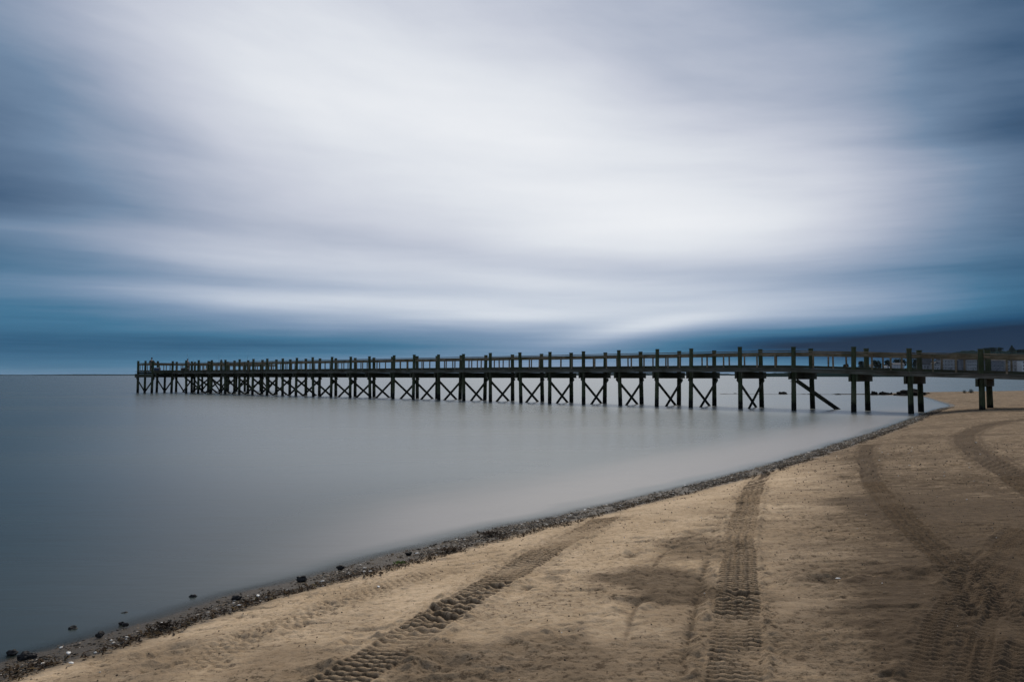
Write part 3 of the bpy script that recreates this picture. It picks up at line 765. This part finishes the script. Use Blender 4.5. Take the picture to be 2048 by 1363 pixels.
# head platform
HD = 3.5; HS = [S0+2.3*i for i in range(8)]; fh = fb(K1)
U3 = Vector((U.x, U.y, 0)); N3 = Vector((Nv.x, Nv.y, 0))
for i, s_ in enumerate(HS):
    a = pt(K1, s_); b_ = pt(K1+HD, s_)
    pile(a, fh+1.43+random.uniform(-.03, .03), r=.13); pile(b_, fh+1.43+random.uniform(-.03, .03), r=.13)
    if i in (1, 3, 5): 
        pile(pt(K1+HD*.5, s_), fh-.05, r=.12)
    cap_pair(a, b_, fh-.004, .185, .45, .3, .42)
    brace(a-U3*.05+Vector((0, 0, fh-.48)), a+U3*HD*.80+Vector((0, 0, -.4)), N3*.17)
    brace(b_+Vector((0, 0, fh-.48)), a+U3*HD*.22+Vector((0, 0, -.4)), N3*-.17)
for i in range(len(HS)-1):
    a, b_ = HS[i], HS[i+1]
    if not (a < 2.2 and b_ > .6): section(pt(K1, a), pt(K1, b_), fh, fh)
    section(pt(K1+HD, a), pt(K1+HD, b_), fh, fh)
    mb = MB(); mb.bar(pt(K1-.17, a+.004, fh+.10), pt(K1-.17, b_-.004, fh+.10), .05, .19); part(mb, 'edge_board', m_dark)
    mb = MB(); mb.bar(pt(K1+HD+.17, a+.004, fh+.10), pt(K1+HD+.17, b_-.004, fh+.10), .05, .19); part(mb, 'edge_board', m_dark)
for s_ in (HS[0], HS[-1]):
    section(pt(K1, s_), pt(K1+HD/2, s_), fh, fh); section(pt(K1+HD/2, s_), pt(K1+HD, s_), fh, fh); pile(pt(K1+HD/2, s_), fh+1.43, r=.12)
mb = MB(); s_ = HS[0]-.2
while s_ < HS[-1]+.2: mb.bar(pt(K1-.2, s_, fh+.225), pt(K1+HD+.2, s_, fh+.225), .135, .035); s_ += .145
part(mb, 'head_deck', m_edge)

# ------------------------------------------------------------------ people fishing from the pier head
def plain(name, c, r=.8):
    m, nt, b = new_mat(name); nt.links.new(mixc(nt, noise(nt, pos(nt), 12, 2), tuple(x*.8 for x in c), tuple(min(1, x*1.15) for x in c)), b.inputs['Base Color']); b.inputs['Roughness'].default_value = r; return m
m_skin = plain('skin', (.35, .22, .16), .6); m_hair = plain('hair', (.012, .010, .009))
m_navy = plain('dark_cloth', (.012, .014, .020)); m_blue = plain('blue_cloth', (.05, .08, .13)); m_grey = plain('grey_cloth', (.07, .08, .09)); m_jean = plain('jeans', (.02, .025, .04))
def skin_obj(name, J, E, mat, parent, root=0, sub=2):
    me = bpy.data.meshes.new(name); me.from_pydata([j[0] for j in J], E, []); me.update()
    o = bpy.data.objects.new(name, me); col.objects.link(o); o.parent = parent
    sk = o.modifiers.new('skin', 'SKIN'); sk.use_smooth_shade = True
    lay = me.skin_vertices[0] if len(me.skin_vertices) else None
    if lay is None:
        bpy.context.view_layer.objects.active = o
        lay = me.skin_vertices[0]
    for i, j in enumerate(J):
        lay.data[i].radius = (j[1], j[2] if len(j) > 2 else j[1]); lay.data[i].use_root = (i == root)
    ss = o.modifiers.new('sub', 'SUBSURF'); ss.levels = 1; ss.render_levels = sub
    me.materials.append(mat); return o
def person(loc, yaw, label, coat, spread=0.0, crouch=0.0, hat=False):
    r = empty('person', loc, yaw); tag(r, label, 'person', 'people fishing at the end of the pier')
    c = crouch; hz = .92*(1-.42*c); lean = .10+.15*c
    J = [((0, 0, hz), .13, .10), ((0, lean*.5, hz+.26), .125, .10), ((0, lean, hz+.48), .15, .095), ((0, lean+.01, hz+.60), .055), ((0, lean+.03, hz+.69), .075, .085), ((0, lean+.04, hz+.79), .085, .09)]
    E = [(0, 1), (1, 2), (2, 3), (3, 4), (4, 5)]
    for sx in (-1, 1):
        n = len(J)
        J += [((sx*.19, lean, hz+.50), .062), ((sx*(.27+.10*spread), lean+.10, hz+.27), .048), ((sx*(.22+.16*spread), lean+.34, hz+.20), .036), ((sx*(.21+.16*spread), lean+.42, hz+.19), .032)]
        E += [(2, n), (n, n+1), (n+1, n+2), (n+2, n+3)]
        # five short fingers curled on the rail or rod
        hx = sx*(.21+.16*spread)
        for fi in range(4):
            m_ = len(J); J += [((hx+(fi-1.5)*.020, lean+.475, hz+.185), .009), ((hx+(fi-1.5)*.021, lean+.50, hz+.155), .008)]; E += [(n+3, m_), (m_, m_+1)]
        m_ = len(J); J += [((hx-sx*.040, lean+.43, hz+.175), .010), ((hx-sx*.045, lean+.465, hz+.16), .009)]; E += [(n+3, m_), (m_, m_+1)]
        n = len(J)
        J += [((sx*.10, .02+.28*c, hz*.52+.02), .068), ((sx*.12, -.02-.05*c, .09), .045), ((sx*.13, .14-.02*c, .04), .038)]
        E += [(0, n), (n, n+1), (n+1, n+2)]
    skin_obj('body', J, E, m_skin, r)
    # coat and trousers follow the body
    JC = [(J[i][0], J[i][1]+.025, (J[i][2] if len(J[i]) > 2 else J[i][1])+.025) for i in (0, 1, 2)]; EC = [(0, 1), (1, 2)]
    l = 6
    for sx in range(2):
        base = 6+sx*17
        n = len(JC); JC += [(J[base+q][0], J[base+q][1]+.016, J[base+q][1]+.016) for q in (0, 1, 2)]; EC += [(2, n), (n, n+1), (n+1, n+2)]
    skin_obj('jacket', JC, EC, coat, r)
    JT = [((0, 0, hz-.01), .145, .115)]; ET = []
    for sx in (-1, 1):
        n = len(JT); JT += [((sx*.10, .02+.28*c, hz*.52+.02), .085), ((sx*.12, -.02-.05*c, .10), .062)]; ET += [(0, n), (n, n+1)]
    skin_obj('trousers', JT, ET, m_jean, r)
    hd = Vector((0, lean+.045, hz+.80))
    mb = MB()
    vs = []; fs = []; nr, ns_ = 6, 12
    for i in range(nr+1):
        ph = i/nr*math.pi*.60
        for j in range(ns_):
            t = 2*math.pi*j/ns_; vs.append(hd+Vector((math.sin(ph)*math.cos(t)*.100, math.sin(ph)*math.sin(t)*.112-.012, math.cos(ph)*.118+.015)))
    for i in range(nr):
        for j in range(ns_): fs.append((i*ns_+j, (i+1)*ns_+j, (i+1)*ns_+(j+1) % ns_, i*ns_+(j+1) % ns_))
    mb.add(vs, fs)
    if hat: mb.tube([hd+Vector((0, 0, .05)), hd+Vector((0, .0, .07))], [.17, .15], 14)
    mb.build('hat' if hat else 'hair', coat if hat else m_hair, r, True)
    mb = MB()
    for sx in (-1, 1): mb.box(hd+Vector((sx*.032, .082, -.025)), (.022, .014, .010))
    mb.box(hd+Vector((0, .082, -.085)), (.045, .012, .008)); mb.build('face_marks', m_hair, r)
    mb = MB(); mb.add([hd+Vector(v) for v in ((0, .085, -.01), (-.016, .082, -.055), (.016, .082, -.055), (0, .108, -.05))], [(0, 1, 3), (0, 3, 2), (1, 2, 3)]); mb.build('nose', m_skin, r)
    r.scale = (.87, .87, .87)
    return r
zd = fh+.245
def on_deck(px, kk):                       # a spot on the head platform by azimuth and k
    r = ray(px, 725); # t*r = B2+U*kk+N*s
    M = np.array([r[:2], -np.array([Nv.x, Nv.y])]).T; s = float(np.linalg.solve(M, np.array([B2.x+U.x*kk, B2.y+U.y*kk]))[1]); q = pt(kk, s, zd); return q
yaw_sea = math.atan2(-U.x, U.y)
person(on_deck(302.5, K1+1.0), yaw_sea+math.pi, 'person in dark clothes with elbows out standing at the pier end corner', m_navy, 1.0)
person(on_deck(376, K1+4.2), yaw_sea, 'person in blue jacket facing the sea beyond the third corner post', m_blue, .2)
person(on_deck(444, K1+4.2), yaw_sea+.4, 'pale grey clad person leaning at the far rail of the pier head', m_grey, .3)
person(on_deck(507, K1+2.0), yaw_sea+math.pi/2+.5, 'person in a dark cap, only the head clear of a pier post', m_navy, .1, 0, True)
m_rod = plain('rod', (.02, .02, .02), .4)
def rod(px, kk, top, label):
    q = on_deck(px, kk); r = empty('fishing_rod', q); tag(r, label, 'fishing rod', 'fishing rods on the pier head')
    mb = MB(); mb.tube([(0, 0, .45), (0, 0, .9)], .018, 6); mb.build('handle', m_rod, r)
    d = Vector(top); mb = MB(); mb.tube([(0, 0, .9), Vector((0, 0, .9))+d*.6+Vector((0, 0, .05)), Vector((0, 0, .9))+d], [.012, .009, .004], 6); mb.build('blank', m_rod, r)
    mb = MB(); mb.tube([(-.02, .05, .82), (.06, .05, .82)], .035, 8); mb.build('reel', m_metal, r)
    r.rotation_euler = (0, 0, 0); return r
rod(380, K1+4.6, (-.55, .3, 1.5), 'fishing rod leaning left from the rail near the blue jacketed person')
rod(438, K1+4.6, (-.15, .3, 1.3), 'short upright rod at the rail left of the grey clad person')
rod(493, K1+4.6, (.12, .3, 1.6), 'rod standing nearly straight left of the capped person')
rod(391, K1+1.2, (-.35, 0, .5), 'low slanting rod propped inside the railing beside the bucket')
for r_ in (bpy.data.objects['fishing_rod'],): pass
m_white = plain('white_plastic', (.75, .76, .75), .4); m_bag = plain('bag_cloth', (.015, .015, .02)); m_cool = plain('cooler_blue', (.03, .06, .14), .5)
q = on_deck(410, K1+.6); r = empty('bucket', q); tag(r, 'white bucket standing inside the rail of the pier head', 'bucket')
mb = MB(); mb.tube([(0, 0, 0), (0, 0, .37)], [.13, .155], 14); mb.build('pail', m_white, r, True)
mb = MB(); mb.tube([(.155*math.cos(t), 0, .37+.13*math.sin(t)) for t in np.linspace(0, math.pi, 9)], .006, 5); mb.build('handle', m_metal, r)
q = on_deck(315, K1+1.4); r = empty('cooler', q, .4); tag(r, 'blue cooler with white lid on the deck beside the corner person', 'cooler')
mb = MB(); mb.bar((-.34, 0, .2), (.34, 0, .2), .38, .4); mb.build('box', m_cool, r)
mb = MB(); mb.bar((-.36, 0, .44), (.36, 0, .44), .41, .07); mb.build('lid', m_white, r)
mb = MB(); mb.tube([(-.36, .0, .36), (-.40, .0, .46), (-.40, .0, .52)], .012, 6); mb.tube([(.36, 0, .36), (.40, 0, .46), (.40, 0, .52)], .012, 6); mb.build('handle', m_white, r)
q = on_deck(370.5, K1+1.2); r = empty('duffel_bag', q, .2); tag(r, 'dark rounded bag on the deck left of the third corner post', 'bag')
mb = MB(); mb.tube([(-.42, 0, .2), (-.38, 0, .22), (0, 0, .25), (.38, 0, .22), (.42, 0, .2)], [.08, .19, .24, .19, .08], 12); mb.build('sack', m_bag, r, True)
mb = MB(); mb.tube([(-.2, .1, .42), (-.1, .1, .56), (.1, .1, .56), (.2, .1, .42)], .015, 6); mb.build('strap', m_bag, r)

# ------------------------------------------------------------------ far shores
m_far, nt, b = new_mat('far_woods'); nt.links.new(mixc(nt, noise(nt, pos(nt), .02, 4), (.006, .013, .013), (.014, .022, .020)), b.inputs['Base Color']); b.inputs['Roughness'].default_value = 1; b.inputs['Specular IOR Level'].default_value = 0
def ridge(name, d, prof, depth, mat, zb=-1.0, seed=0, rough=.08):
    """land strip seen across the water: rises from its shoreline to a ridge and falls behind"""
    xs = np.arange(prof[0][0], prof[-1][0]+.1, (prof[-1][0]-prof[0][0])/260)
    hs = np.interp(xs, [p[0] for p in prof], [p[1] for p in prof]); vs = []; fs = []
    R = [(0, 0), (.02, .12), (.3, .55), (.55, 1.0), (.8, .8), (1, 0)]
    for i, (x, hy) in enumerate(zip(xs, hs)):
        top = CAMZ+(750-hy)*(d+depth*.55)/F
        for j, (t, g) in enumerate(R):
            dd = d+depth*t; X_ = (x-1024)*(d+depth*.55)/F
            n_ = 1+rough*2*mnoise.noise(Vector((i*.31, j*1.7, seed)))+rough*1.5*mnoise.noise(Vector((i*.9, j*1.7, seed+5)))
            vs.append((X_*(dd/(d+depth*.55)), dd, zb+(max(top, .3)-zb)*g*(n_ if 0 < j < 5 else 1)))
    n = len(R)
    for i in range(len(xs)-1):
        for j in range(n-1): fs.append((i*n+j, (i+1)*n+j, (i+1)*n+j+1, i*n+j+1))
    mb = MB(); mb.add(vs, fs); o = mb.build(name, mat, smooth=True); return tag(o, kind='structure')
ridge('far_shore_hills', 5200, [(-900, 748.6), (60, 749.0), (170, 748.0), (260, 748.3), (330, 746.8), (450, 746.4), (700, 747.2), (900, 746.0), (1100, 745.0), (1250, 744.2), (1420, 745.5), (1500, 748.4)], 900, m_far, seed=2)
ridge('headland', 950, [(1490, 747.5), (1540, 745.8), (1640, 742.5), (1700, 738.5), (1760, 737), (1860, 737), (1960, 738), (2300, 738), (2900, 736)], 260, m_far, seed=4)
ridge('wooded_hill', 1250, [(1800, 738), (1866, 724), (1893, 709), (1915, 702.5), (1960, 700.5), (2048, 700), (2200, 698), (2900, 690)], 500, m_far, seed=7, rough=.03)
m_leaf, nt, b = new_mat('tree_leaves'); nt.links.new(mixc(nt, noise(nt, pos(nt), .6, 3).smooth(.35, .65), (.006, .010, .006), (.028, .038, .017)), b.inputs['Base Color']); b.inputs['Roughness'].default_value = .9; b.inputs['Specular IOR Level'].default_value = 0
m_bark = plain('bark', (.04, .032, .025)); m_leafred = plain('reddish_leaves', (.05, .016, .012))
def tree(px, base_y, top_y, wpx, d, label, conical=False, mat=None, n=900):
    q = at_depth(px, base_y, d); H = (base_y-top_y)*d/F; Wm = wpx*d/F/2
    r = empty('tree', (q[0], q[1], q[2])); tag(r, label, 'tree', 'trees on the far shore')
    mb = MB(); mb.tube([(0, 0, -3), (0, 0, H*.35), (H*.02, 0, H*.75)], [H*.035, H*.028, H*.01], 7)
    for i in range(5):
        a = random.uniform(0, 6.28); z0 = H*random.uniform(.25, .55); mb.tube([(0, 0, z0), (math.cos(a)*Wm*.6, math.sin(a)*Wm*.6, z0+H*.22)], [H*.014, H*.005], 5)
    mb.build('trunk', m_bark, r)
    vs = []; fs = []; cen = []
    for i in range(10):
        if conical: t = (i+.5)/10; rr = Wm*(1-t)*.75; a = i*2.4; cen.append((math.cos(a)*rr*.5, math.sin(a)*rr*.5, H*(.12+.84*t), max(rr, Wm*.14)))
        else:
            a = random.uniform(0, 6.28); rr = Wm*random.uniform(0, .62); cen.append((math.cos(a)*rr, math.sin(a)*rr, H*random.uniform(.30, .84), Wm*random.uniform(.28, .46)))
    for i in range(n):
        cx, cy, cz, cr = random.choice(cen); v = Vector((random.gauss(0, 1), random.gauss(0, 1), random.gauss(0, .75))).normalized()*cr*random.uniform(.5, 1.1)
        p0 = Vector((cx, cy, min(cz+v.z, H)))+Vector((v.x, v.y, 0)); s_ = Wm*.10*random.uniform(.5, 1.3)
        a = Vector((random.gauss(0, 1), random.gauss(0, 1), random.gauss(0, 1))).normalized(); b2 = a.cross(Vector((random.gauss(0, 1), 1, random.gauss(0, 1)))).normalized()
        k0 = len(vs); vs += [p0-a*s_-b2*s_*.6, p0+a*s_-b2*s_*.5, p0+a*s_*.8+b2*s_*.6, p0-a*s_*.7+b2*s_*.7]; fs.append((k0, k0+1, k0+2, k0+3))
    mb = MB(); mb.add(vs, fs); mb.build('crown', mat or m_leaf, r); return r
for px, by, ty, wp, d, lb, con in [
    (1691, 738, 726.5, 14, 960, 'small round tree, leftmost, standing apart on the point', 0),
    (1722, 737, 722, 20, 960, 'bushy tree seen through the rails left of the small pale houses', 0),
    (1752, 737, 720, 24, 1000, 'spreading tree behind the smallest pale house', 0),
    (1775, 736, 718, 22, 1000, 'tall rounded tree rising between two pale houses', 0),
    (1795, 736, 716, 22, 1000, 'tall dark tree directly behind the left large house', 0),
    (1808, 736, 715, 16, 1000, 'dark tree close against the left of the double pile post', 0),
    (1832, 736, 718, 20, 1010, 'tree left of the long grey roof', 0),
    (2024, 705, 690, 15, 1400, 'conical dark tree, tallest on the hill, near the right edge', 1),
    (1973, 703, 696, 16, 1400, 'low bushy tree at the left end of the hilltop row', 0),
    (1986, 703, 695, 16, 1400, 'wide hilltop tree, second of the row', 0),
    (1999, 703, 694.5, 14, 1400, 'hilltop tree with two tufts, nearest to the conical one', 0),
    (2042, 704, 699, 16, 1400, 'low hilltop tree at the very right edge of the view', 0)]:
    tree(px, by, ty, wp, d, lb, bool(con))
m_wall = plain('white_siding', (.34, .35, .37)); m_wall2 = plain('grey_siding', (.17, .18, .21)); m_roof = plain('slate_roof', (.06, .062, .07)); m_win = plain('window_glass', (.02, .025, .035), .2); m_trim = plain('white_trim', (.75, .76, .77))
def house(x0, x1, ytop, yeave, ybase, d, label, wall, floors=2, bays=3, gable_front=False):
    q = at_depth((x0+x1)/2, ybase, d); s_ = d/F; Wm = (x1-x0)*s_; He = (ybase-yeave)*s_; Hr = (yeave-ytop)*s_; Dp = max(9.0, Wm*.6)
    r = empty('house', (q[0], q[1], q[2])); tag(r, label, 'house', 'houses on the far shore')
    mb = MB(); mb.bar((-Wm/2, Dp/2, He/2-1), (Wm/2, Dp/2, He/2-1), Dp, He+2); mb.build('wall', wall, r)
    e = .5; mb = MB()
    if gable_front:
        vs = [(-Wm/2-e, -e, He+.01), (Wm/2+e, -e, He+.01), (0, -e, He+Hr), (-Wm/2-e, Dp+e, He+.01), (Wm/2+e, Dp+e, He+.01), (0, Dp+e, He+Hr)]
        mb.add(vs, [(0, 2, 5, 3), (1, 4, 5, 2), (0, 3, 4, 1), (3, 5, 4), (0, 1, 2)])
    else:
        vs = [(-Wm/2-e, -e, He+.01), (Wm/2+e, -e, He+.01), (Wm/2+e, Dp+e, He+.01), (-Wm/2-e, Dp+e, He+.01), (-Wm/2-e, Dp/2, He+Hr), (Wm/2+e, Dp/2, He+Hr)]
        mb.add(vs, [(0, 1, 5, 4), (2, 3, 4, 5), (0, 4, 3), (1, 2, 5), (0, 3, 2, 1)])
    rf = mb.build('roof', m_roof, r)
    mb = MB(); mb.bar((Wm*.25, Dp*.6, He+Hr*.5), (Wm*.25+1.0, Dp*.6, He+Hr*.5), 1.0, Hr*1.3+1); mb.build('chimney', m_wall2, rf)
    fh_ = He/floors
    for f_ in range(floors):
        for b_ in range(bays):
            cx = -Wm/2+Wm*(b_+.5)/bays; cz = fh_*(f_+.52); ww = min(1.5, Wm/bays*.4); wh = fh_*.48
            mb = MB(); mb.box((cx, -.04, cz), (ww, .10, wh)); wo = mb.build('window', m_win, r)
            mb = MB()
            mb.box((cx, -.10, cz+wh/2+.08), (ww+.3, .08, .15)); mb.box((cx, -.10, cz-wh/2-.08), (ww+.3, .12, .15)); mb.box((cx, -.11, cz), (.10, .06, wh-.02)); mb.build('frame', m_trim, wo)
    mb = MB(); mb.box((Wm*.12, -.05, 1.1), (1.1, .12, 2.2)); mb.build('door', m_win, r)
    return r
house(1736, 1747, 728.5, 731, 736, 965, 'tiny pale house farthest left among the far houses', m_wall, 1, 2)
house(1772, 1780, 730.5, 732.5, 736.5, 965, 'small bright white hut between the left houses', m_trim, 1, 1, True)
house(1787, 1809, 725, 728.5, 737, 965, 'white two storey house left of the double pile post', m_wall, 2, 4)
house(1841, 1865, 716, 729, 738, 970, 'long house with a broad dark grey roof and low white wall', m_wall, 1, 4)
house(1868, 1880, 723, 727, 738.5, 960, 'narrow pale gabled house beside the broad grey roof', m_wall, 2, 2, True)
house(1883, 1913, 715, 719, 739, 965, 'large white three storey house with rows of windows in the middle', m_wall, 3, 5)
house(1917, 1931, 714, 719, 739, 965, 'tall grey sided house right of the large white one', m_wall2, 3, 3, True)
house(1934, 1954, 715, 719.5, 740, 960, 'white three storey house just left of the last near pile', m_wall, 3, 4)
house(1971, 2008, 716, 721, 741, 965, 'broad grey house seen through the wire netting', m_wall2, 3, 5)
house(2014, 2040, 715, 721, 741, 970, 'pale house with gable front seen through netting near the right edge', m_wall, 3, 4, True)
house(2044, 2066, 716, 721, 741, 955, 'bright white house cut by the right edge of the view', m_trim, 3, 3)
# two dark shrubs on the spit
def shrub(px, py, h, label):
    q = P(px, py, .3); r = empty('shrub', (q[0], q[1], ground(q[0], q[1]))); tag(r, label, 'shrub', 'shrubs on the sand spit')
    mb = MB(); vs = []; fs = []
    for i in range(260):
        a = random.uniform(0, 6.28); e = random.uniform(.1, 1.4); l = h*random.uniform(.35, 1.05)
        p0 = Vector((math.cos(a)*math.cos(e)*l*.9, math.sin(a)*math.cos(e)*l*.6, abs(math.sin(e))*l)); s_ = h*.09
        a2 = Vector((random.gauss(0, 1), random.gauss(0, 1), random.gauss(0, 1))).normalized(); b2 = a2.cross(Vector((0, .3, 1))).normalized(); k0 = len(vs)
        vs += [p0-a2*s_, p0+b2*s_*.6, p0+a2*s_, p0-b2*s_*.6]; fs.append((k0, k0+1, k0+2, k0+3))
    mb.add(vs, fs); mb.build('foliage', m_leaf, r)
    mb = MB()
    for i in range(7):
        a = random.uniform(0, 6.28); mb.tube([(0, 0, -.1), (math.cos(a)*h*.3, math.sin(a)*h*.25, h*.6)], [.03, .01], 5)
    mb.build('stems', m_bark, r); return r
shrub(1928.5, 785, .30, 'small hazy dark shrub on the spit, left of the other')
shrub(1942, 785, .38, 'slightly taller dark shrub on the spit, nearer the last near pile')

# ------------------------------------------------------------------ haze
HAZE = 1
if HAZE:
    mb = MB(); mb.box((0, 0, 60), (32000, 32000, 124)); hz = mb.build('haze', None)
    m = bpy.data.materials.new('haze_air'); m.use_nodes = True; nt = m.node_tree; nt.nodes.remove(nt.nodes['Principled BSDF'])
    v = nt.nodes.new('ShaderNodeVolumePrincipled'); v.inputs['Color'].default_value = (.62, .80, .95, 1); v.inputs['Density'].default_value = .00002; v.inputs['Anisotropy'].default_value = 0.0
    nt.links.new(v.outputs[0], nt.nodes['Material Output'].inputs['Volume']); hz.data.materials.append(m)
    tag(hz, 'thin blue sea haze over the water', 'haze', kind='stuff')
